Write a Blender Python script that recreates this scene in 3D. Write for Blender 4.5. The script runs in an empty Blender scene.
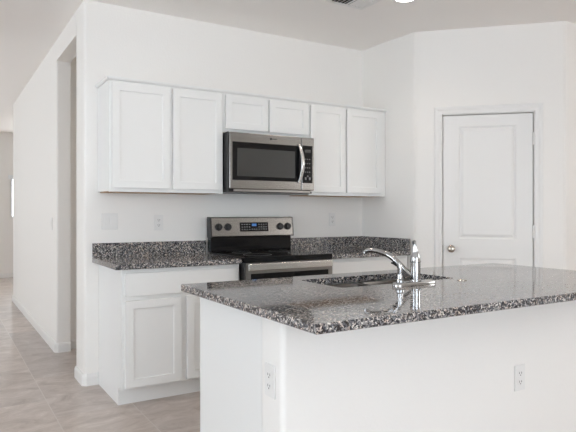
import bpy, bmesh, math, random
from mathutils import Vector, Matrix
random.seed(3)
S = bpy.context.scene
COL = S.collection
R = math.radians
PI = math.pi

# ---------------------------------------------------------------- camera
F_PX = 573.05
cam_d = bpy.data.cameras.new('camera'); cam = bpy.data.objects.new('camera', cam_d); COL.objects.link(cam)
cam_d.sensor_width = 36; cam_d.lens = F_PX*36/576; cam_d.shift_y = -(216-212.6)/576
cam_d.clip_start = .05; cam_d.clip_end = 100
cam.location = (-.8758, -4.2401, 1.2361); cam.rotation_euler = (PI/2, 0, R(-31.2565))
S.camera = cam

# ---------------------------------------------------------------- world, lights, exposure
w = bpy.data.worlds.new('daylight'); S.world = w; w.use_nodes = True
bg = w.node_tree.nodes['Background']; bg.inputs[0].default_value = (.80, .90, 1, 1); bg.inputs[1].default_value = 4.0

def area(name, loc, rot, sx, sy, power, color):
    d = bpy.data.lights.new(name, 'AREA'); d.shape = 'RECTANGLE'; d.size = sx; d.size_y = sy
    d.energy = power; d.color = color
    o = bpy.data.objects.new(name, d); COL.objects.link(o); o.location = loc; o.rotation_euler = rot
    return o
# daylight at the room's openings, plus fill at two added ones
area('rear_daylight', (-.75, -7.85, 1.3), (R(100), 0, 0), 4.4, 2.3, 88, (.84, .92, 1))
area('left_daylight', (-4.35, -2.6, 1.5), (R(112), 0, R(-90)), 3.0, 1.8, 60, (.82, .91, 1))
sun_d = bpy.data.lights.new('sun', 'SUN'); sun_d.energy = 85; sun_d.angle = R(1); sun_d.color = (1, .96, .90)
sun = bpy.data.objects.new('sun', sun_d); COL.objects.link(sun); sun.rotation_euler = (R(38), 0, R(8))
area('east_fill', (5.45, -4.8, 1.98), (R(92), 0, R(90)), 2.2, .75, 40, (1, .98, .95))  # unseen fill lamp added to light the kitchen from the right
area('hall_side_fill', (-4.35, 3.5, 1.5), (R(112), 0, R(-90)), 3.0, 1.8, 50, (.93, .97, 1))  # unseen fill lamp added to brighten the hall wall
area('hall_daylight', (.9, 7.75, 1.55), (R(-90), 0, 0), 1.2, .8, 34, (.97, .99, 1))

S.view_settings.view_transform = 'Standard'; S.view_settings.look = 'None'
S.view_settings.gamma = 1; S.view_settings.use_curve_mapping = False
S.view_settings.exposure = -0.08
try:
    S.cycles.max_bounces = 14; S.cycles.diffuse_bounces = 12; S.cycles.glossy_bounces = 6; S.cycles.caustics_reflective = False
except Exception: pass

# ---------------------------------------------------------------- materials
def lin(c):
    return tuple(((x/255)/12.92 if x/255 <= .04045 else ((x/255+.055)/1.055)**2.4) for x in c)
def mat(name, rgb, rough=.5, metal=0, spec=.5, emit=None, estr=0):
    m = bpy.data.materials.new(name); m.use_nodes = True
    b = m.node_tree.nodes['Principled BSDF']
    b.inputs['Base Color'].default_value = (*rgb, 1); b.inputs['Roughness'].default_value = rough
    b.inputs['Metallic'].default_value = metal; b.inputs['Specular IOR Level'].default_value = spec
    if emit: b.inputs['Emission Color'].default_value = (*emit, 1); b.inputs['Emission Strength'].default_value = estr
    return m
def nodes(m): return m.node_tree.nodes, m.node_tree.links, m.node_tree.nodes['Principled BSDF']
def texco(m, scale=(1, 1, 1)):
    N, L, B = nodes(m); t = N.new('ShaderNodeTexCoord'); mp = N.new('ShaderNodeMapping')
    mp.inputs['Scale'].default_value = scale; L.new(t.outputs['Object'], mp.inputs['Vector']); return mp.outputs[0]
def ramp(m, pts, interp='LINEAR'):
    N, L, B = nodes(m); r = N.new('ShaderNodeValToRGB'); r.color_ramp.interpolation = interp
    e = r.color_ramp.elements
    while len(e) < len(pts): e.new(.5)
    for i, (p, c) in enumerate(pts): e[i].position = p; e[i].color = (*c, 1)
    return r
def paint(name, rgb, rough=.55, bump=.06, scale=90):
    m = mat(name, rgb, rough, spec=.35); N, L, B = nodes(m); v = texco(m)
    n = N.new('ShaderNodeTexNoise'); n.inputs['Scale'].default_value = scale; n.inputs['Detail'].default_value = 3
    L.new(v, n.inputs['Vector']); b = N.new('ShaderNodeBump'); b.inputs['Strength'].default_value = bump
    b.inputs['Distance'].default_value = .004; L.new(n.outputs['Fac'], b.inputs['Height']); L.new(b.outputs[0], B.inputs['Normal'])
    return m
M = {}
M['wall'] = paint('wall_paint', (.84, .82, .79), .6, .25, 70)
M['ceiling'] = paint('ceiling_paint', (.89, .865, .84), .8, .3, 60)
M['trim'] = paint('trim_paint', (.80, .79, .77), .4, .03)
M['door'] = paint('door_paint', (.81, .80, .78), .4, .03)
M['cab'] = paint('cabinet_paint', (.80, .80, .785), .35, .02)
M['plate'] = mat('white_plastic', (.78, .77, .75), .3)
M['slot'] = mat('socket_slot', (.12, .11, .10), .6)
M['wood'] = paint('cabinet_underside', (.50, .33, .20), .6, .1)
M['black'] = mat('black_glass', (.006, .006, .007), .08, 0, .3)
M['blackp'] = mat('black_plastic', (.015, .015, .016), .35)
M['window_glass'] = mat('oven_window_mesh', (.05, .05, .048), .18, 0, .5)
M['key'] = mat('printed_key', (.22, .22, .22), .5)
M['lcd'] = mat('blue_display', (.02, .06, .15), .3, emit=(.10, .35, .9), estr=.35)
M['chrome'] = mat('chrome', (.46, .46, .46), .09, 1)
M['nickel'] = mat('satin_nickel', (.52, .47, .41), .22, 1)
M['sinksteel'] = mat('sink_steel', (.13, .12, .11), .32, 1)
M['dark'] = mat('dark_gap', (.03, .03, .03), .8)
M['outside'] = mat('pale_roller_blind', (.82, .84, .86), .7)

def steel(name, rgb, rough, sc):
    m = mat(name, rgb, rough, 1); N, L, B = nodes(m); v = texco(m, sc)
    n = N.new('ShaderNodeTexNoise'); n.inputs['Scale'].default_value = 6; n.inputs['Detail'].default_value = 4
    L.new(v, n.inputs['Vector'])
    r = ramp(m, [(.3, tuple(x*.88 for x in rgb)), (.7, tuple(min(1, x*1.1) for x in rgb))])
    L.new(n.outputs['Fac'], r.inputs[0]); L.new(r.outputs[0], B.inputs['Base Color'])
    B.inputs['Anisotropic'].default_value = .4
    return m
M['steel'] = steel('brushed_steel', (.25, .24, .228), .26, (1, 1, 60))
M['steeld'] = steel('brushed_dark_steel', (.30, .29, .275), .3, (1, 1, 60))
M['steell'] = steel('bright_brushed_steel', (.74, .73, .71), .22, (1, 1, 60))

def granite():
    m = mat('speckled_granite', (.2, .2, .2), .05, spec=1.0); N, L, B = nodes(m); v = texco(m)
    nz = N.new('ShaderNodeTexNoise'); nz.inputs['Scale'].default_value = 70; nz.inputs['Detail'].default_value = 2
    L.new(v, nz.inputs['Vector'])
    mx = N.new('ShaderNodeVectorMath'); mx.operation = 'MULTIPLY_ADD'; mx.inputs[1].default_value = (.012,)*3
    L.new(nz.outputs['Color'], mx.inputs[0]); L.new(v, mx.inputs[2])
    vo = N.new('ShaderNodeTexVoronoi'); vo.inputs['Scale'].default_value = 190; L.new(mx.outputs[0], vo.inputs['Vector'])
    sep = N.new('ShaderNodeSeparateColor'); L.new(vo.outputs['Color'], sep.inputs[0])
    r = ramp(m, [(0, (.010, .010, .013)), (.25, (.045, .047, .056)), (.40, (.13, .13, .14)), (.56, (.27, .262, .258)),
                 (.74, (.47, .44, .41)), (.90, (.68, .64, .60))], 'CONSTANT')
    L.new(sep.outputs[0], r.inputs[0])
    v2 = N.new('ShaderNodeTexVoronoi'); v2.inputs['Scale'].default_value = 80; L.new(mx.outputs[0], v2.inputs['Vector'])
    s2 = N.new('ShaderNodeSeparateColor'); L.new(v2.outputs['Color'], s2.inputs[0])
    r2 = ramp(m, [(0, (.50, .53, .58)), (.20, (1, 1, 1)), (.80, (1.10, 1.0, .94))], 'CONSTANT')
    L.new(s2.outputs[1], r2.inputs[0])
    mm = N.new('ShaderNodeMix'); mm.data_type = 'RGBA'; mm.blend_type = 'MULTIPLY'; mm.inputs[0].default_value = 1
    L.new(r.outputs[0], mm.inputs[6]); L.new(r2.outputs[0], mm.inputs[7]); L.new(mm.outputs[2], B.inputs['Base Color'])
    return m
M['granite'] = granite()

def floor_mat():
    m = mat('stone_look_tile', (.4, .35, .31), .32, spec=.5); N, L, B = nodes(m)
    t = N.new('ShaderNodeTexCoord'); sp = N.new('ShaderNodeSeparateXYZ'); L.new(t.outputs['Object'], sp.inputs[0])
    cb = N.new('ShaderNodeCombineXYZ')
    ay = N.new('ShaderNodeMath'); ay.operation = 'ADD'; ay.inputs[1].default_value = .55+.932*10; L.new(sp.outputs[1], ay.inputs[0])
    ax = N.new('ShaderNodeMath'); ax.operation = 'ADD'; ax.inputs[1].default_value = .279+.466*21; L.new(sp.outputs[0], ax.inputs[0])
    L.new(ay.outputs[0], cb.inputs[0]); L.new(ax.outputs[0], cb.inputs[1])
    br = N.new('ShaderNodeTexBrick'); br.offset = .62; br.inputs['Scale'].default_value = 1
    br.inputs['Brick Width'].default_value = .932; br.inputs['Row Height'].default_value = .466
    br.inputs['Mortar Size'].default_value = .0028; br.inputs['Mortar Smooth'].default_value = .2
    br.inputs['Color1'].default_value = (0, 0, 0, 1); br.inputs['Color2'].default_value = (1, 1, 1, 1)
    L.new(cb.outputs[0], br.inputs['Vector'])
    # cross-grained veins, shifted from tile to tile
    sh = N.new('ShaderNodeVectorMath'); sh.operation = 'MULTIPLY_ADD'; sh.inputs[1].default_value = (3.7, 9.1, 0)
    L.new(br.outputs['Color'], sh.inputs[0]); L.new(t.outputs['Object'], sh.inputs[2])
    mp = N.new('ShaderNodeMapping'); mp.inputs['Scale'].default_value = (2.4, 4.2, 1); mp.inputs['Rotation'].default_value = (0, 0, R(14))
    L.new(sh.outputs[0], mp.inputs['Vector'])
    n = N.new('ShaderNodeTexNoise'); n.inputs['Scale'].default_value = 1.6; n.inputs['Detail'].default_value = 10; n.inputs['Roughness'].default_value = .76
    n.inputs['Distortion'].default_value = .8; L.new(mp.outputs[0], n.inputs['Vector'])
    r = ramp(m, [(.30, (.30, .25, .215)), (.45, (.44, .385, .35)), (.58, (.53, .475, .44)), (.74, (.68, .64, .605))])
    L.new(n.outputs['Fac'], r.inputs[0])
    tone = N.new('ShaderNodeMix'); tone.data_type = 'RGBA'; tone.blend_type = 'MULTIPLY'; tone.inputs[0].default_value = 1
    rt = ramp(m, [(0, (.86, .86, .87)), (1, (1.12, 1.09, 1.06))]); L.new(br.outputs['Color'], rt.inputs[0])
    L.new(r.outputs[0], tone.inputs[6]); L.new(rt.outputs[0], tone.inputs[7])
    g = N.new('ShaderNodeMix'); g.data_type = 'RGBA'; g.inputs[7].default_value = (.56, .515, .475, 1)
    L.new(br.outputs['Fac'], g.inputs[0]); L.new(tone.outputs[2], g.inputs[6]); L.new(g.outputs[2], B.inputs['Base Color'])
    return m
M['floor'] = floor_mat()
M['lamp'] = mat('lamp_diffuser', (.9, .9, .88), .5, emit=(1, .93, .84), estr=9)
def thin_glass():
    m = mat('thin_clear_glass', (1, 1, 1), 0); N, L, B = nodes(m); N.remove(B)
    t = N.new('ShaderNodeBsdfTransparent'); g = N.new('ShaderNodeBsdfGlossy'); g.inputs['Roughness'].default_value = 0
    f = N.new('ShaderNodeFresnel'); x = N.new('ShaderNodeMixShader'); L.new(f.outputs[0], x.inputs[0])
    L.new(t.outputs[0], x.inputs[1]); L.new(g.outputs[0], x.inputs[2]); L.new(x.outputs[0], N['Material Output'].inputs[0])
    return m
M['glass'] = thin_glass()

# ---------------------------------------------------------------- mesh helpers
class MB:
    def __init__(s): s.bm = bmesh.new(); s.flat = s.round = False
    def box(s, x0, x1, y0, y1, z0, z1, bev=0, seg=2):
        r = bmesh.ops.create_cube(s.bm, size=1)
        for v in r['verts']:
            v.co = Vector(((x0+x1)/2+v.co.x*(x1-x0), (y0+y1)/2+v.co.y*(y1-y0), (z0+z1)/2+v.co.z*(z1-z0)))
        s.flat = True
        if bev:
            es = list({e for v in r['verts'] for e in v.link_edges})
            bmesh.ops.bevel(s.bm, geom=es, offset=bev, segments=seg, affect='EDGES', profile=.5)
        return s
    def prism(s, pts, h0, h1, axis='z'):
        # closed outline pulled along an axis
        def P(a, b, h): return {'z': (a, b, h), 'x': (h, a, b), 'y': (a, h, b)}[axis]
        lo = [s.bm.verts.new(P(a, b, h0)) for a, b in pts]; hi = [s.bm.verts.new(P(a, b, h1)) for a, b in pts]
        n = len(pts); s.bm.faces.new(lo[::-1]); s.bm.faces.new(hi)
        for i in range(n): s.bm.faces.new((lo[i], lo[(i+1) % n], hi[(i+1) % n], hi[i]))
        return s
    def lathe(s, prof, mtx=None, n=24):
        s.round = True; mtx = mtx or Matrix(); rings = []
        for r, z in prof:
            if r < 1e-6: rings.append([s.bm.verts.new(mtx @ Vector((0, 0, z)))])
            else: rings.append([s.bm.verts.new(mtx @ Vector((r*math.cos(2*PI*k/n), r*math.sin(2*PI*k/n), z))) for k in range(n)])
        for a, b in zip(rings, rings[1:]):
            for k in range(n):
                k2 = (k+1) % n
                if len(a) == 1 and len(b) == 1: continue
                if len(a) == 1: s.bm.faces.new((a[0], b[k2], b[k]))
                elif len(b) == 1: s.bm.faces.new((a[k], a[k2], b[0]))
                else: s.bm.faces.new((a[k], a[k2], b[k2], b[k]))
        return s
    def tube(s, pts, rad, n=14, flat=1.0):
        # swept tube, radius may vary along the path
        s.round = True
        pts = [Vector(p) for p in pts]; rs = rad if isinstance(rad, (list, tuple)) else [rad]*len(pts)
        prev = None; rings = []
        for i, p in enumerate(pts):
            t = (pts[min(i+1, len(pts)-1)]-pts[max(i-1, 0)]).normalized()
            if prev is None:
                a = Vector((0, 0, 1)) if abs(t.z) < .9 else Vector((1, 0, 0)); u = t.cross(a).normalized()
            else: u = (prev-t*prev.dot(t)).normalized()
            prev = u; v = t.cross(u)
            rings.append([s.bm.verts.new(p+(u*math.cos(2*PI*k/n)+v*math.sin(2*PI*k/n)*flat)*rs[i]) for k in range(n)])
        for a, b in zip(rings, rings[1:]):
            for k in range(n): s.bm.faces.new((a[k], a[(k+1) % n], b[(k+1) % n], b[k]))
        s.bm.faces.new(rings[0][::-1]); s.bm.faces.new(rings[-1])
        return s
    def build(s, name, m, parent=None, smooth=False, label=None, kind=None, loc=None):
        bmesh.ops.recalc_face_normals(s.bm, faces=s.bm.faces)
        me = bpy.data.meshes.new(name); s.bm.to_mesh(me); s.bm.free()
        me.materials.append(m)
        if smooth and not (s.flat and not s.round):
            for p in me.polygons: p.use_smooth = True
            try: me.set_sharp_from_angle(angle=R(20 if s.flat else 38))
            except Exception: pass
        o = bpy.data.objects.new(name, me); COL.objects.link(o)
        if parent: o.parent = parent
        if loc: o.location = loc
        if label: o['label'] = label
        if kind: o['kind'] = kind
        return o
def rrect(x0, x1, y0, y1, r, n=6):
    out = []
    for cx, cy, a in ((x1-r, y1-r, 0), (x0+r, y1-r, 90), (x0+r, y0+r, 180), (x1-r, y0+r, 270)):
        for k in range(n+1):
            t = R(a+90*k/n); out.append((cx+r*math.cos(t), cy+r*math.sin(t)))
    return out
def tag(o, label, cat, group=None):
    o['label'] = label; o['category'] = cat
    if group: o['group'] = group
    return o
def thing(name, label, cat, loc=(0, 0, 0), rz=0, group=None):
    o = bpy.data.objects.new(name, None); COL.objects.link(o); o.location = loc; o.rotation_euler = (0, 0, rz)
    o.empty_display_size = .1
    return tag(o, label, cat, group)
def struct(name, mb, m, parent=None, smooth=False):
    return mb.build(name, m, parent, smooth, kind=None if parent else 'structure')

# ---------------------------------------------------------------- the room
HC = 2.753
XL, XR, YB, YF = -4.5, 5.6, -8.0, 7.84
T = .12
struct('floor', MB().box(XL-T, XR+T, YB-T, YF+T, -.12, 0), M['floor'])
struct('ceiling', MB().box(XL-T, XR+T, YB-T, YF+T, HC, HC+.12), M['ceiling'])
# outlines (plan) with rounded bullnose corners
def bull(cx, cy, r, a0, a1, n=6): return [(cx+r*math.cos(R(a0+(a1-a0)*k/n)), cy+r*math.sin(R(a0+(a1-a0)*k/n))) for k in range(n+1)]
b = .02
# kitchen back wall with its short return along the hall
pts = [(2.63, 0), (2.63, .12), (.12, .12), (.12, .285-.004)] + [(.116, .285), (.004+b, .285)] + bull(b, .285-b, b, 90, 180) + bull(b, b, b, 180, 270)
struct('wall_back', MB().prism(pts, 0, HC), M['wall'], smooth=True)
# hall side wall beyond the cased opening
pts = [(.12, 1.14)] + [(.12, 4.65), (b, 4.65)] + bull(b, 4.65-b, b, 90, 180) + bull(b, 1.14+b, b, 180, 270)
mbh = MB().prism(pts, 0, HC)
mbh.box(0, .12, .285, 1.14, 2.575, HC)
struct('wall_hall', mbh, M['wall'], smooth=True)
struct('wall_passage', MB().box(.12, 2.6, 1.23, 1.35, 0, HC).box(2.51, 2.63, .12, 1.23, 0, HC), M['wall'])
struct('wall_hall_end', MB().box(.12, XR, 4.53, 4.65, 0, HC), M['wall'])
# alcove side wall and angled pantry wall with its door opening
AX, AY = 2.532, -.675
q = .70711; BX, BY = AX+1.165*q, AY-1.165*q
struct('wall_alcove', MB().prism([(2.512, 0), (2.512, -.30), (AX, AY+.02), (AX+.004, AY+.006), (AX+.014, AY-.002), (2.66, -.58), (2.66, 0)], 0, HC), M['wall'], smooth=True)
def dwp(s, d): return (AX+s*q+d*q, AY-s*q+d*q)          # s along the angled wall, d into it
L0, L1, DH = .222, .940, 2.052
mbp = MB()
mbp.prism([dwp(0.012, 0), dwp(L0, 0), dwp(L0, .12), dwp(0.09, .12)], 0, HC)
mbp.prism([dwp(L0, 0), dwp(L1, 0), dwp(L1, .12), dwp(L0, .12)], DH, HC)
mbp.prism([dwp(L1, 0), dwp(1.15, 0), dwp(1.16, .004), dwp(1.165, .012), dwp(1.12, .12), dwp(L1, .12)], 0, HC)
struct('wall_pantry', mbp, M['wall'])
struct('wall_right', MB().prism([(BX+.004, BY+.002), (BX+.02, BY-.002), (XR, BY-.002), (XR, BY+.12), (BX-.02, BY+.12)], 0, HC), M['wall'])

# rear wall with a wide glazed opening, left wall with a window
def wall_open(mb, ax, a0, a1, c, t, o0, o1, z0, z1):
    def bx(p0, p1, q0, q1):
        if p1-p0 < 1e-4 or q1-q0 < 1e-4: return
        if ax == 'x': mb.box(p0, p1, c, c+t, q0, q1)
        else: mb.box(c, c+t, p0, p1, q0, q1)
    bx(a0, o0, 0, HC); bx(o1, a1, 0, HC); bx(o0, o1, 0, z0); bx(o0, o1, z1, HC); return mb
struct('wall_rear', wall_open(MB(), 'x', XL, XR, YB-T, T, -3.0, 1.5, 0.02, 2.45), M['wall'])
struct('wall_left', wall_open(wall_open(MB(), 'y', YB, .5, XL-T, T, -4.2, -1.0, .6, 2.4), 'y', .5, YF, XL-T, T, 2.0, 5.0, .6, 2.4), M['wall'])
struct('wall_far', wall_open(MB(), 'x', XL, XR, YF, T, .25, 1.55, 1.115, 1.935), M['wall'])
struct('wall_east', wall_open(MB(), 'y', YB, YF, XR, T, -6.0, -3.6, 1.55, 2.4), M['wall'])
def window(name, ax, c, o0, o1, z0, z1, nm):
    mb = MB(); f = .05
    def bx(m_, p0, p1, q0, q1, d0=.03, d1=.08):
        if ax == 'x': m_.box(p0, p1, c+d0, c+d1, q0, q1)
        else: m_.box(c+d0, c+d1, p0, p1, q0, q1)
    bx(mb, o0, o1, z0, z0+f); bx(mb, o0, o1, z1-f, z1); bx(mb, o0, o0+f, z0+f, z1-f); bx(mb, o1-f, o1, z0+f, z1-f)
    for k in range(1, nm):
        p = o0+(o1-o0)*k/nm; bx(mb, p-f/2, p+f/2, z0+f, z1-f)
    o = struct(name, mb, M['trim']); g = MB(); bx(g, o0+f, o1-f, z0+f, z1-f, .053, .057); g.build('pane', M['glass'], o)
    return o
window('window_1', 'x', YB-T, -3.0, 1.5, .02, 2.45, 3)
window('window_2', 'y', XL-T, -4.2, -1.0, .6, 2.4, 2)
window('hall_fill_window', 'y', XL-T, 2.0, 5.0, .6, 2.4, 2)  # added unseen window, goes with the hall fill lamp
window('east_fill_window', 'y', XR, -6.0, -3.6, 1.55, 2.4, 2)  # added unseen high window, goes with the east fill lamp
w3 = window('window_3', 'x', YF, .25, 1.55, 1.115, 1.935, 2)
tag(MB().box(.23, 1.57, YF-.03, YF-.008, 1.87, 1.95, .006).build('window_shade', M['outside']), 'rolled-up pale window shade at top of the far hall window', 'window shade')

# baseboards
BH, BT = .085, .014
def bb(name, pts, closed=False):
    # pts: plan path along the wall face; the board grows to the right-hand side of the path
    mb = MB()
    off = []
    P = [Vector(p) for p in pts]
    for i, p in enumerate(P):
        ds = []
        if i > 0: ds.append((P[i]-P[i-1]).normalized())
        if i < len(P)-1: ds.append((P[i+1]-P[i]).normalized())
        ns = [Vector((d.y, -d.x)) for d in ds]
        n = sum(ns, Vector((0, 0))); n = n/n.length; k = BT/max(.3, n.dot(ns[0])); off.append((p, n, k))
    prof = [(0, 0), (1, 0), (1, BH-.02), (.75, BH-.008), (.35, BH), (0, BH)]
    rings = [[mb.bm.verts.new((*(p+n*k*a), z)) for a, z in prof] for p, n, k in off]
    m_ = len(prof)
    for a, c in zip(rings, rings[1:]):
        for k in range(m_): mb.bm.faces.new((a[k], a[(k+1) % m_], c[(k+1) % m_], c[k]))
    mb.bm.faces.new(rings[0]); mb.bm.faces.new(rings[-1][::-1])
    return struct(name, mb, M['trim'])
bb('baseboard_back', [(.12, .2855), (.02, .2855), (-.0005, .265), (-.0005, .02), (.02, -.0005), (.119, -.0005)][::-1][::-1])
bb('baseboard_hall', [(.1205, 4.529), (.1205, 1.16)][::-1][:0] or [(b, 4.6505), (-.0005, 4.63), (-.0005, 1.16), (.02, 1.1395), (.119, 1.1395)])
bb('baseboard_passage', [(.1215, 1.2295), (2.5, 1.2295)])
bb('baseboard_far', [(XL, YF-.0005), (XR, YF-.0005)])
bb('baseboard_pantry_left', [dwp(.02, -.0005), dwp(.15, -.0005)])
bb('baseboard_pantry_right', [dwp(1.01, -.0005), dwp(1.15, -.0005)])
bb('baseboard_right', [(BX+.02, BY-.0025), (XR-.01, BY-.0025)])

# pantry door in the angled wall
door = bpy.data.objects.new('door_1', None); COL.objects.link(door); door['kind'] = 'structure'
door.location = (AX, AY, 0); door.rotation_euler = (0, 0, R(-45))      # local x along wall, local -y to the room
def door_slab(x0, x1, z0, z1, yf, yb, panels, m, parent, name='panel'):
    # slab with moulded raised panels on the -y face
    mb = MB(); bm = mb.bm
    xs = sorted({x0, x1} | {p[0] for p in panels} | {p[1] for p in panels}); zs = sorted({z0, z1} | {v for p in panels for v in p[2:4]})
    for i in range(len(xs)-1):
        for j in range(len(zs)-1):
            a, c, d, e = xs[i], xs[i+1], zs[j], zs[j+1]
            pan = [p for p in panels if abs(p[0]-a) < 1e-6 and abs(p[2]-d) < 1e-6 or (p[0] <= a+1e-6 and p[1] >= c-1e-6 and p[2] <= d+1e-6 and p[3] >= e-1e-6)]
            if not pan:
                bm.faces.new([bm.verts.new(v) for v in ((a, yf, d), (c, yf, d), (c, yf, e), (a, yf, e))])
    for (a, c, d, e, prof) in panels:
        prev = None
        for ins, dep in prof:
            r = [bm.verts.new(v) for v in ((a+ins, yf+dep, d+ins), (c-ins, yf+dep, d+ins), (c-ins, yf+dep, e-ins), (a+ins, yf+dep, e-ins))]
            if prev:
                for k in range(4): bm.faces.new((prev[k], prev[(k+1) % 4], r[(k+1) % 4], r[k]))
            prev = r
        bm.faces.new(prev)
    B_ = [bm.verts.new(v) for v in ((x0, yb, z0), (x1, yb, z0), (x1, yb, z1), (x0, yb, z1))]
    F_ = [bm.verts.new(v) for v in ((x0, yf, z0), (x1, yf, z0), (x1, yf, z1), (x0, yf, z1))]
    bm.faces.new(B_)
    for k in range(4): bm.faces.new((F_[k], F_[(k+1) % 4], B_[(k+1) % 4], B_[k]))
    bmesh.ops.remove_doubles(bm, verts=bm.verts, dist=1e-5)
    return mb.build(name, m, parent)
PR = [(0, 0), (.003, .010), (.014, .013), (.022, .008), (.036, .002)]
slab = door_slab(.233, .928, .012, 2.037, .012, .047, [(.358, .803, .13, .862, PR), (.358, .803, 1.02, 1.945, PR)], M['door'], door, 'door_panel')
# frame (jambs) behind the gap and casing around
MB().box(.2225, .227, -.002, .118, 0, 2.0515).box(.9345, .9395, -.002, .118, 0, 2.0515).box(.227, .9345, -.002, .118, 2.0445, 2.0515).box(.227, .9345, .05, .07, 2.025, 2.0445).box(.227, .245, .05, .07, 0, 2.02).box(.917, .9345, .05, .07, 0, 2.02).build('door_frame', M['trim'], door)
def casing(x0, x1, zt, w_, parent):
    prof = [(0, -.009), (.008, -.014), (.030, -.012), (.044, -.017), (w_-.004, -.017), (w_, -.012), (w_, -.001), (0, -.001)]
    mb = MB(); rings = []
    for (sx, top, x) in ((-1, 0, x0), (-1, 1, x0), (1, 1, x1), (1, 0, x1)):
        rings.append([mb.bm.verts.new((x+sx*a, y, (zt+a) if top else 0)) for a, y in prof])
    for a, c in zip(rings, rings[1:]):
        for k in range(len(prof)): mb.bm.faces.new((a[k], a[(k+1) % len(prof)], c[(k+1) % len(prof)], c[k]))
    mb.bm.faces.new(rings[0]); mb.bm.faces.new(rings[-1])
    return mb.build('door_casing', M['trim'], parent)
casing(.224, .938, 2.048, .064, door)
Mx = Matrix.Translation((.297, .011, .936)) @ Matrix.Rotation(R(90), 4, 'X')
MB().lathe([(0, 0), (.031, 0), (.031, .004), (.025, .009), (.012, .012), (.0115, .028), (.017, .034), (.026, .042), (.0285, .052), (.026, .062), (.016, .068), (0, .069)], Mx, 28).build('door_knob', M['nickel'], door, True, 'round satin nickel door knob')
MB().box(.2275, .2315, .006, .012, .905, .965).build('latch', M['nickel'], door)
for z in (.25, 1.084, 1.831):
    mb = MB(); mb.lathe([(0, 0), (.0075, 0), (.0075, .1), (0, .1)], Matrix.Translation((.9325, .006, z-.05)), 12)
    mb.box(.925, .942, .0085, .0115, z-.05, z+.05).build('hinge', M['plate'], door)

# ---------------------------------------------------------------- cabinets
SH = [(0, 0), (.058, 0), (.0585, .0075), (.064, .0085)]
def shaker(name, parent, x0, x1, z0, z1, yf, rail=.051, m=None):
    # five-piece door: flat frame with a recessed centre panel, on the -y side, 19 mm thick
    e = .0015
    pr = [(0, .0), (e*.4, -.0), (rail-.001, -.0), (rail+.001, .007), (rail+.010, .009)]
    mb = MB(); bm = mb.bm
    prev = None; r0 = None
    rings = [(0, .019), (0, e), (e, 0), (rail-.0006, 0), (rail, .0008), (rail+.0006, .009), (rail+.006, .010)]
    for ins, dep in rings:
        r = [bm.verts.new(v) for v in ((x0+ins, yf+dep, z0+ins), (x1-ins, yf+dep, z0+ins), (x1-ins, yf+dep, z1-ins), (x0+ins, yf+dep, z1-ins))]
        if prev:
            for k in range(4): bm.faces.new((prev[k], prev[(k+1) % 4], r[(k+1) % 4], r[k]))
        else: r0 = r
        prev = r
    bm.faces.new(prev); bm.faces.new(r0[::-1])
    return mb.build(name, m or M['cab'], parent)
G1 = 'white shaker wall cabinets'
YU = -.33
def upper(x0, x1, z0, z1, doors, label, filler=0):
    t = thing('wall_cabinet', label, 'kitchen cabinet', (x0, 0, z0), 0, G1)
    wdt, h = x1-x0, z1-z0
    mb = MB(); mb.box(0, wdt, YU+.019, -.001, .006, h); mb.build('body', M['cab'], t)
    ff = MB(); fs = .03
    ff.box(0, wdt, YU, YU+.0185, 0, h, .001, 1)
    ff.build('face_frame', M['cab'], t)
    MB().box(.016, wdt-.016, YU+.03, -.004, .0, .0055).build('bottom_panel', M['wood'], t, label='tan unpainted underside panel')
    for (a, c, d, e) in doors: shaker('door', t, a-x0, c-x0, d-z0, e-z0, YU-.0225)
    return t
ZB, ZT = 1.378, 2.130
upper(.093, .9285, ZB, ZT, [(.108, .512, 1.403, 2.112), (.534, .916, 1.403, 2.112)], 'large white two-door wall cabinet at the left end of the row, left of microwave')
upper(.9295, 1.6925, 1.838, ZT, [(.945, 1.303, 1.862, 2.112), (1.318, 1.679, 1.862, 2.112)], 'short white two-door wall cabinet directly above the microwave')
upper(1.6935, 2.510, ZB, ZT, [(1.704, 2.053, 1.403, 2.112), (2.072, 2.444, 1.403, 2.112)], 'white two-door wall cabinet right of the microwave against the side wall')
# crown strip along the top
mb = MB(); pf = [(0, 0), (-.008, .0), (-.016, .010), (-.016, .020), (0, .020)]
path = [((.092, -.002), (-1, 0)), ((.092, YU-.001), (-1, -1)), ((2.509, YU-.001), (0, -1))]
rings = [[mb.bm.verts.new((p[0]-a*n[0]*-1*-1 if False else p[0]+(-a)*n[0], p[1]+(-a)*n[1], 2.131+z)) for a, z in pf] for p, n in path]
for a, c in zip(rings, rings[1:]):
    for k in range(5): mb.bm.faces.new((a[k], a[(k+1) % 5], c[(k+1) % 5], c[k]))
mb.bm.faces.new(rings[0]); mb.bm.faces.new(rings[-1])
mb.box(.094, 2.509, YU, -.002, 2.131, 2.140)
tag(mb.build('crown_molding', M['cab']), 'thin white crown strip running along the top of the wall cabinets', 'molding')

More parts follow.
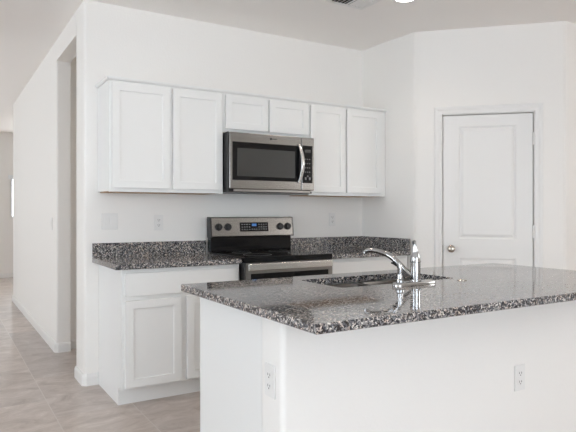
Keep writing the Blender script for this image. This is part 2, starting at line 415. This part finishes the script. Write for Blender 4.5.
def base_cab(x0, x1, doors, drawers, label, left_panel=True):
    t = thing('base_cabinet', label, 'kitchen cabinet', (x0, 0, 0), 0, 'white base cabinets along the back wall')
    w_ = x1-x0
    mb = MB()                                                     # side panels notched for the toe kick
    side = [(-.002, 0), (-.535, 0), (-.535, .112), (-.591, .112), (-.591, .8775), (-.002, .8775)]
    mb.prism(side, 0, .016, 'x'); mb.prism(side, w_-.016, w_, 'x'); mb.box(.016, w_-.016, -.59, -.002, .112, .128); mb.box(.016, w_-.016, -.02, -.002, .128, .8775)
    mb.build('body', M['cab'], t)
    MB().box(0, w_, -.61, -.5915, .112, .8775, .001, 1).build('face_frame', M['cab'], t)
    MB().box(.0165, w_-.0165, -.534, -.52, 0, .1115).build('toe_kick', M['cab'], t)
    for (a, c, d, e) in doors: shaker('door', t, a-x0, c-x0, d, e, -.6325)
    for (a, c, d, e) in drawers: MB().box(a-x0, c-x0, -.6325, -.6125, d, e, .002).build('drawer_front', M['cab'], t)
    return t
base_cab(.100, .9255, [(.120, .490, .128, .676), (.530, .909, .128, .676)], [(.120, .909, .705, .850)], 'white base cabinet with one wide drawer over two shaker doors, left of the range')
base_cab(1.6845, 2.510, [(1.705, 2.098, .128, .676), (2.112, 2.488, .128, .676)], [(1.705, 2.488, .710, .850)], 'white base cabinet between range and side wall, mostly hidden behind the island')

# countertops along the wall
def slab_edge(x0, x1, y0, y1, z0=.878, z1=.914): return MB().box(x0, x1, y0, y1, z0, z1, .003, 2)
t = thing('granite_countertop', 'short dark speckled granite counter on the base cabinet left of the range', 'countertop', (0, 0, 0), 0, 'granite counters along the back wall')
slab_edge(.055, .9265, -.650, -.001).build('slab', M['granite'], t, True)
MB().box(.055, .9265, -.021, -.001, .9145, 1.016, .002).build('backsplash', M['granite'], t, True)
t = thing('granite_countertop', 'dark speckled granite counter in the corner right of the range', 'countertop', (0, 0, 0), 0, 'granite counters along the back wall')
slab_edge(1.6825, 2.510, -.650, -.001).build('slab', M['granite'], t, True)
MB().box(1.6825, 2.510, -.021, -.001, .9145, 1.016, .002).build('backsplash', M['granite'], t, True)
MB().box(2.490, 2.510, -.648, -.0215, .9145, 1.016, .002).build('side_splash', M['granite'], t, True)

# ---------------------------------------------------------------- range
t = thing('electric_range', 'stainless steel electric range with black glass cooktop between the counters', 'stove', (.9310, 0, 0))
W = .748
MB().box(.004, W-.004, -.645, -.03, .03, .893, .003).build('body', M['blackp'], t)
for x in (.05, W-.05):
    for y in (-.6, -.08): MB().lathe([(0, 0), (.018, 0), (.018, .03), (0, .03)], Matrix.Translation((x, y, 0)), 12).build('foot', M['blackp'], t)
MB().box(-.0, W, -.685, -.075, .8965, .925, .004, 3).box(.001, W-.001, -.684, -.650, .884, .900, .002).build('cooktop', M['black'], t, True)
for (x, y, r) in ((.2, -.5, .105), (.56, -.5, .085), (.2, -.24, .075), (.56, -.24, .105)):
    MB().lathe([(r, .9251), (r, .9256), (r-.003, .9256), (r-.003, .9251)], Matrix.Translation((x, y, 0)), 40).build('burner_ring', M['key'], t)
# rear guard
MB().box(.004, W-.004, -.085, -.03, .9255, 1.041, .004).build('backguard_riser', M['black'], t, True, 'glossy black lower band of the backguard')
mb = MB().prism([(-.102, 1.041), (-.106, 1.05), (-.088, 1.193), (-.080, 1.199), (-.03, 1.199), (-.03, 1.041)], .010, W+.004, 'x')
mb.build('control_panel', M['steel'], t, label='stainless steel control panel')
MB().prism([(-.108, 1.041), (-.090, 1.199), (-.028, 1.201), (-.028, 1.038)], .0, .0095, 'x').build('end_cap', M['blackp'], t)
MB().prism([(-.108, 1.041), (-.090, 1.199), (-.028, 1.201), (-.028, 1.038)], W+.0045, W+.010, 'x').build('end_cap', M['blackp'], t)
tilt = math.atan2(.018, .143)
def on_panel(x, z, d=0): return Matrix.Translation((x, -.106+(z-1.05)*.018/.143-d, z)) @ Matrix.Rotation(R(90)-tilt, 4, 'X')
for x in (.069, .149, .630, .703):
    k = MB().lathe([(0, 0), (.029, 0), (.029, .003), (.0245, .006), (.0235, .022), (.021, .025), (0, .025)], on_panel(x, 1.121), 24)
    ko = k.build('knob', M['blackp'], t, True, 'black control knob')
    g = MB(); g.box(-.004, .004, -.018, .018, .0235, .030, .0015); g.bm.transform(on_panel(x, 1.121)); g.build('knob_grip', M['blackp'], ko)
    g = MB(); g.box(-.002, .002, .030, .036, 0, .0006); g.bm.transform(on_panel(x, 1.121)); g.build('knob_mark', M['dark'], ko)
g = MB(); g.box(-.130, .130, -.037, .037, .0002, .003, .001); g.bm.transform(on_panel(.385, 1.120)); disp = g.build('display', M['black'], t)
g = MB(); g.box(-.022, .020, .006, .026, .0031, .0036); g.bm.transform(on_panel(.385, 1.120)); g.build('clock_screen', M['lcd'], disp, label='lit blue clock screen')
g = MB()
for i in list(range(-5, -1))+list(range(2, 6)):
    for j in (-1, 0, 1): g.box(i*.022-.007, i*.022+.007, j*.020-.004, j*.020+.004, .0031, .0035)
for i in (-1, 0, 1): g.box(i*.02-.006, i*.02+.006, -.024, -.014, .0031, .0035)
g.bm.transform(on_panel(.385, 1.120)); g.build('key_row', M['key'], disp)
# oven door, handle, drawer
od = MB().box(.002, W-.002, -.690, -.6515, .205, .883, .006).build('oven_door', M['steeld'], t, True)
MB().box(.0, .0035, -.692, -.64, .03, .886).build('side_trim', M['blackp'], t)
MB().box(.045, W-.045, -.6945, -.6905, .36, .808, .002).build('oven_window', M['black'], od)
hb = MB().box(.006, .712, -.742, -.722, .834, .881, .004, 3)
for x in (.035, .680): hb.box(x-.012, x+.012, -.730, -.690, .848, .870, .003)
hb.build('oven_handle', M['steell'], od, True, 'wide bright steel oven handle')
MB().box(.002, W-.002, -.690, -.6465, .035, .198, .006).build('storage_drawer', M['steel'], t, True)

# ---------------------------------------------------------------- microwave
t = thing('microwave', 'stainless steel over-the-range microwave mounted under the short wall cabinet', 'microwave', (.9305, 0, 1.400))
H = .436; W = .757
MB().box(.004, W-.006, -.375, -.004, .004, H-.002, .003).build('body', M['blackp'], t)
MB().box(.0, .008, -.413, -.3755, .002, H-.003).build('side_trim', M['blackp'], t)
dr = MB().box(.009, .637, -.420, -.3755, .012, H-.004, .006).build('door', M['steel'], t, True)
MB().box(.034, .633, -.4225, -.4203, .078, .362, .001).build('door_glass', M['black'], dr, label='black glass of the microwave door')
mb = MB().box(.072, .575, -.4238, -.4226, .106, .316, .0004, 1); mb.build('viewing_window', M['window_glass'], dr, label='dark grey viewing window')
# bowed handle
pts = []; rr = []
for k in range(17):
    u = k/16; z = .080+.285*u; y = -.430-.035*math.sin(PI*u)**.8; pts.append((.612+.010*math.sin(PI*u), y, z)); rr.append(.013+.003*math.sin(PI*u))
mb = MB().tube(pts, rr, 16, .8)
mb.box(.602, .622, -.436, -.4206, .070, .094, .004).box(.602, .622, -.436, -.4206, .350, .374, .004)
mb.build('door_handle', M['steell'], dr, True, 'bright bowed steel handle')
mb = MB(); mb.lathe([(0, 0), (.008, 0), (.008, .0012), (0, .0012)], Matrix.Translation((.360, -.4203, .400)) @ Matrix.Rotation(R(90), 4, 'X') @ Matrix.Scale(1, 4), 20)
mb.box(.372, .410, -.4212, -.4203, .397, .402).build('emblem', M['dark'], dr)
cp = MB().box(.639, W-.0, -.420, -.3755, .012, H-.004, .005).build('control_panel', M['steel'], t, True)
MB().box(.645, .741, -.4225, -.4203, .070, .368, .001).build('keypad_glass', M['black'], cp)
MB().box(.668, .722, -.4232, -.4226, .312, .336).build('clock_screen', M['window_glass'], cp)
keys = [(.671+c_*.019, .679+c_*.019, .154+r_*.034, .162+r_*.034) for r_ in range(4) for c_ in range(3)] + [(.668, .684, .095, .116), (.706, .722, .095, .116), (.688, .702, .120, .130)]
for a, c, d, e in keys: MB().box(a, c, -.4230, -.4226, d, e).build('key', M['key'], cp)
mb = MB().box(.010, W-.010, -.400, -.02, -.012, .0035, .002).build('grease_filter_base', M['blackp'], t)
MB().box(.05, W-.03, -.412, -.400, -.006, .010).build('vent_lip', M['steeld'], t)

# ---------------------------------------------------------------- island
X0, X1I = .120, 2.06
YF_, YC, YN = -1.842, -2.418, -2.560          # far (door) side, back of cabinets, near face of half wall
t = thing('island_cabinet', 'white island base cabinet under the granite slab, its plain end panel facing the hall', 'kitchen cabinet', (X0, YC, 0), PI)
# local: x runs to world -x, y to world -y; keep it simple with an unrotated root
t.rotation_euler = (0, 0, 0)
D = YF_-YC
mb = MB()
side = [(.001, 0), (D-.075, 0), (D-.075, .112), (D-.020, .112), (D-.020, .8775), (.001, .8775)]
L_ = X1I-X0
mb.prism(side, 0, .016, 'x').prism(side, L_-.016, L_, 'x').box(.016, L_-.016, .001, D-.02, .112, .128).box(.016, L_-.016, .001, .014, .128, .8775)
mb.build('body', M['cab'], t)
mb = MB().box(0, L_, D-.0195, D, .112, .160).box(0, L_, D-.0195, D, .845, .8775)
for x in (0, .45, .47, 1.27, 1.29, 1.90): mb.box(x, x+.04 if x else .04, D-.0195, D, .160, .845)
mb.build('face_frame', M['cab'], t)
MB().box(.0165, L_-.0165, D-.09, D-.0755, 0, .1115).build('toe_kick', M['cab'], t)
def rot_door(x0, x1, z0, z1):
    o = shaker('door', t, -x1, -x0, z0, z1, -.0195); o.rotation_euler = (0, 0, PI); o.location = (0, D+.0005, 0); return o
for a, c in ((.02, .47), (.49, .885), (.895, 1.29), (1.31, 1.60), (1.61, 1.92)): rot_door(a, c, .128, .690)
for a, c in ((.02, .47), (.49, 1.29), (1.31, 1.92)): MB().box(a, c, D+.0005, D+.0195, .710, .850, .003).build('drawer_front', M['cab'], t)
# half wall
r_ = .022
pts = [(X0+.004, YC-.001)] + bull(X0+r_, YN+r_, r_, 180, 270) + bull(X1I-r_, YN+r_, r_, 270, 360) + [(X1I, YC-.001)]
pts[0] = (X0, YC-.001)
struct('wall_island', MB().prism(pts, 0, .8776), M['wall'], smooth=True)
bb('baseboard_island', [(X0-.0005, YC-.001), (X0-.0005, YN+.02), (X0+.02, YN-.0005), (X1I-.02, YN-.0005)])

# island slab with the sink cut-out
IX0, IX1, IY0, IY1 = .050, 2.150, -2.870, -1.787
CX0, CX1, CY0, CY1 = .590, 1.290, -2.262, -1.928
t = thing('island_countertop', 'large polished speckled granite island countertop with a sink cut-out', 'countertop', (0, 0, 0))
mb = MB(); bm = mb.bm
inner = rrect(CX0, CX1, CY0, CY1, .03, 5)
def slabring(z0, z1, e):
    o0 = rrect(IX0, IX1, IY0, IY1, .006, 3)
    N_ = len(inner)
    import bisect
    outr = [(z0+e, 0), (z1-e, 0), (z1, e)]
    return o0
def loop(pts, z): return [bm.verts.new((x, y, z)) for x, y in pts]
e = .003
def outer(ins): return [(IX1-ins, IY1-ins), (IX0+ins, IY1-ins), (IX0+ins, IY0+ins), (IX1-ins, IY0+ins)]
zb, zt = .883, .914
o_ = [loop(outer(e), zb), loop(outer(0), zb+e), loop(outer(0), zt-e), loop(outer(e), zt)]
for a, c in zip(o_, o_[1:]):
    for k in range(4): bm.faces.new((a[k], a[(k+1) % 4], c[(k+1) % 4], c[k]))
i_ = [loop(inner, zt), loop(inner, zb)]
n = len(inner)
for k in range(n): bm.faces.new((i_[0][k], i_[1][k], i_[1][(k+1) % n], i_[0][(k+1) % n]))
for ring_o, ring_i in ((o_[3], i_[0]), (o_[0], i_[1])):
    seg = n//4
    for c in range(4):                      # fan each outer corner to its arc of the inner ring
        for k in range(seg-1): bm.faces.new((ring_o[c], ring_i[c*seg+k], ring_i[c*seg+k+1]))
        a = c*seg+seg-1; bnx = (a+1) % n
        bm.faces.new((ring_o[c], ring_i[a], ring_i[bnx], ring_o[(c+1) % 4]))
mb.build('slab', M['granite'], t)
# sink
t = thing('kitchen_sink', 'double-bowl stainless steel sink undermounted in the island', 'sink', (CX0, CY0, .6))
def bowl(x0, x1, y0, y1, depth):
    mb = MB(); bm = mb.bm; prev = None
    for ins, z, rr_ in ((-.012, .2755, .04), (.0, .2755, .04), (.004, .26, .04), (.010, .284-depth+.03, .045), (.03, .284-depth+.004, .05), (.06, .284-depth, .05)):
        L1_ = [bm.verts.new((x, y, z)) for x, y in rrect(x0+ins, x1-ins, y0+ins, y1-ins, rr_, 5)]
        if prev:
            for k in range(len(L1_)): bm.faces.new((prev[k], prev[(k+1) % len(L1_)], L1_[(k+1) % len(L1_)], L1_[k]))
        prev = L1_
    bm.faces.new(prev)
    o = mb.build('bowl', M['sinksteel'], t, True)
    md = o.modifiers.new('thick', 'SOLIDIFY'); md.thickness = .0015; md.offset = 1
    d = MB().lathe([(0, .003), (.022, .003), (.030, .006), (.043, .006), (.043, .001), (0, .001)], Matrix.Translation(((x0+x1)/2, (y0+y1)/2, .284-depth)), 28).build('drain', M['chrome'], t, True)
    return o
WX, WY = CX1-CX0, CY1-CY0
bowl(-.004, WX/2-.016, -.004, WY+.004, .20)
bowl(WX/2+.016, WX+.004, -.004, WY+.004, .17)

# faucet
FX, FY = .940, -2.346
t = thing('kitchen_faucet', 'chrome single-lever kitchen faucet with low spout on the island by the sink', 'faucet', (FX, FY, .914))
mb = MB(); pl = rrect(-.128, .112, -.028, .028, .027, 6); bm = mb.bm; prev = None
for ins, z in ((0, .0005), (0, .010), (.003, .0150), (.008, .0165)):
    s_ = [bm.verts.new((x*(1-ins/.12), y*(1-ins/.028), z)) for x, y in pl]
    if prev:
        for k in range(len(s_)): bm.faces.new((prev[k], prev[(k+1) % len(s_)], s_[(k+1) % len(s_)], s_[k]))
    else: bm.faces.new(s_[::-1])
    prev = s_
bm.faces.new(prev); mb.build('deck_plate', M['chrome'], t, True)
MB().lathe([(0, .0166), (.0265, .0166), (.0265, .022), (.0225, .025), (.0225, .100), (.0245, .102), (.0245, .107), (.0225, .109), (.0215, .120), (.0170, .142), (.0135, .150), (0, .153)], None, 28).build('faucet_body', M['chrome'], t, True)
MB().tube([(0, 0, .135), (-.002, 0, .150), (-.004, .001, .166), (-.006, .001, .182), (-.008, .001, .194), (-.009, .001, .1965)], [.0150, .0135, .0095, .0085, .0095, .006], 16).build('lever', M['chrome'], t, True)
import mathutils
def catmull(P, n=8):
    P = [Vector(p) for p in P]; P = [P[0]*2-P[1]]+P+[P[-1]*2-P[-2]]; out = []
    for i in range(1, len(P)-2):
        for k in range(n):
            u = k/n; a, b_, c, d = P[i-1:i+3]
            out.append(.5*((2*b_)+(c-a)*u+(2*a-5*b_+4*c-d)*u*u+(3*b_-a-3*c+d)*u**3))
    out.append(P[-2]); return out
sp = catmull([(-.006, .010, .036), (-.030, .035, .062), (-.055, .060, .100), (-.073, .090, .127), (-.088, .145, .143), (-.101, .185, .147), (-.110, .210, .142), (-.112, .215, .131)])
ns = len(sp); MB().tube(sp, [.0155-.0045*min(1, i/(ns*.7)) for i in range(ns)], 16).build('spout', M['chrome'], t, True)
# hand spray in its holder at the left end of the plate
sx = -.092
t2 = thing('side_sprayer', 'small chrome side sprayer standing left of the faucet body', 'faucet sprayer', (FX+sx, FY, .9305))
MB().lathe([(0, .0003), (.019, .0003), (.019, .010), (.013, .016), (.0125, .034), (0, .034)], None, 20).build('holder', M['chrome'], t2, True)
MB().tube([(0, 0, .030), (0, 0, .060), (-.003, .004, .080), (-.010, .014, .094), (-.016, .022, .099)], [.0085, .0105, .0125, .0125, .011], 16).build('spray_head', M['chrome'], t2, True)
MB().tube([(-.004, .016, .072), (-.014, .026, .082), (-.020, .034, .084)], [.005, .005, .004], 10).build('trigger', M['blackp'], t2, True)
MB().lathe([(0, .0006), (.022, .0006), (.022, .003), (.018, .005), (0, .005)], Matrix.Translation((1.246, -2.339, .914)), 24).build('disposal_button', M['nickel'], None, True)
tag(bpy.data.objects['disposal_button'], 'small round metal button set in the island granite right of the faucet', 'button')

# ---------------------------------------------------------------- outlets and switches
def plate(name, label, cat, w_, loc, rz, gangs):
    # local -y faces the room
    t = thing(name, label, cat, loc, rz, 'white wall outlets' if cat == 'outlet' else 'white light switches')
    MB().box(-w_/2, w_/2, -.006, -.0005, -.0585, .0585, .0025).build('cover_plate', M['plate'], t)
    for x, kd in gangs:
        if kd == 'outlet':
            for z in (-.0195, .0195):
                rcp = MB().prism(rrect(x-.0165, x+.0165, z-.0135, z+.0135, .010, 5), -.0075, -.0061, 'y').build('receptacle', M['plate'], t)
                MB().box(x-.0085, x-.0055, -.0080, -.0076, z-.002, z+.007).box(x+.0055, x+.0085, -.0080, -.0076, z-.002, z+.007).box(x-.0025, x+.0025, -.0080, -.0076, z-.010, z-.005).build('slots', M['slot'], rcp)
        else:
            mb = MB().box(x-.0175, x+.0175, -.0068, -.0061, -.034, .034)
            mb.build('rocker_frame', M['trim'], t)
            rk = MB().prism([(-.0070, -.031), (-.0080, -.031), (-.0115, .031), (-.0070, .031)], x-.015, x+.015, 'x').build('rocker', M['plate'], t)
    return t
plate('light_switch', 'white double rocker light switch above the left end of the counter', 'light switch', .118, (.178, 0, 1.172), 0, [(-.023, 's'), (.023, 's')])
plate('wall_outlet', 'white wall outlet above the backsplash between light switch and range', 'outlet', .072, (.545, 0, 1.160), 0, [(0, 'outlet')])
plate('wall_outlet', 'white wall outlet above the backsplash right of the range', 'outlet', .072, (2.165, 0, 1.175), 0, [(0, 'outlet')])
plate('light_switch', 'white light switch on the long hall wall past the opening', 'light switch', .072, (0, 1.37, 1.132), R(-90), [(0, 's')])
plate('wall_outlet', 'white outlet on the narrow end of the island half wall', 'outlet', .072, (X0, -2.482, .645), R(-90), [(0, 'outlet')])
plate('wall_outlet', 'white outlet on the broad near face of the island', 'outlet', .072, (1.372, YN, .488), 0, [(0, 'outlet')])

# ---------------------------------------------------------------- ceiling fixtures
def can(loc, label, power=10):
    t = thing('recessed_light', label, 'ceiling light', (loc[0], loc[1], HC), 0, 'round recessed ceiling lights')
    MB().lathe([(.072, -.004), (.095, -.004), (.096, -.0005), (.072, -.0005)], None, 36).build('trim_ring', M['trim'], t, True)
    MB().lathe([(0, -.0045), (.071, -.003), (.071, -.001), (0, -.001)], None, 36).build('diffuser', M['lamp'], t, True)
    d = bpy.data.lights.new('recessed_lamp', 'SPOT'); d.energy = power; d.color = (1, .86, .73); d.spot_size = R(150); d.spot_blend = .8; d.shadow_soft_size = .07
    o = bpy.data.objects.new('recessed_lamp', d); COL.objects.link(o); o.parent = t; o.location = (0, 0, -.03)
    return t
can((1.935, -1.21), 'round recessed ceiling light glowing above the right part of the kitchen')
can((1.2, .68), 'added unseen recessed fill light inside the passage behind the kitchen wall', 9)  # unseen lamp added to lift the dark passage
for x, y, p, lb in ((.25, -1.25, 9, 'added recessed fill light above the left end of the kitchen, outside the picture'), (.25, -3.4, 9, 'added recessed fill light near the hall side of the island, outside the picture'),
                (1.965, -3.4, 9, 'added recessed fill light behind the near side of the island, outside the picture'), (-1.2, .9, 10, 'added recessed fill light at the start of the hall, outside the picture'), (3.7, -3.4, 9, 'added recessed fill light beyond the right end of the island, outside the picture')):
    can((x, y), lb, p)  # unseen lamps added for flatter light and more ceiling bounce
t = thing('ceiling_vent', 'white square ceiling air vent with dark slots left of the recessed light', 'air vent', (1.645, -1.04, HC))
mb = MB(); s2 = .165; f = .025
mb.box(-s2, s2, -s2, -s2+f, -.008, -.0005).box(-s2, s2, s2-f, s2, -.008, -.0005).box(-s2, -s2+f, -s2+f, s2-f, -.008, -.0005).box(s2-f, s2, -s2+f, s2-f, -.008, -.0005)
mb.build('frame', M['trim'], t)
MB().box(-s2+f, s2-f, -s2+f, s2-f, -.0018, -.0006).build('duct_opening', M['dark'], t)
def vane(quad):
    g = MB()
    for k in range(4):
        a = .022+k*.030
        if quad % 2 == 0: g.prism([(a, -.0022), (a+.004, -.0022), (a+.017, -.011), (a+.013, -.011)], .006, .134, 'y')
        else: g.prism([(a, -.0022), (a+.004, -.0022), (a+.017, -.011), (a+.013, -.011)], .006, .134, 'x')
    g.bm.transform(Matrix.Rotation(PI/2*quad, 4, 'Z') if quad in (0, 2) else Matrix.Rotation(PI/2*(quad+3), 4, 'Z') if False else Matrix.Rotation(PI/2*quad, 4, 'Z'))
    return g.build('vane', M['trim'], t)
for k in range(4): vane(k)
MB().box(-.003, .003, -.14, .14, -.011, -.002).box(-.14, -.0031, -.003, .003, -.011, -.002).box(.0031, .14, -.003, .003, -.011, -.002).build('crossbar', M['trim'], t)
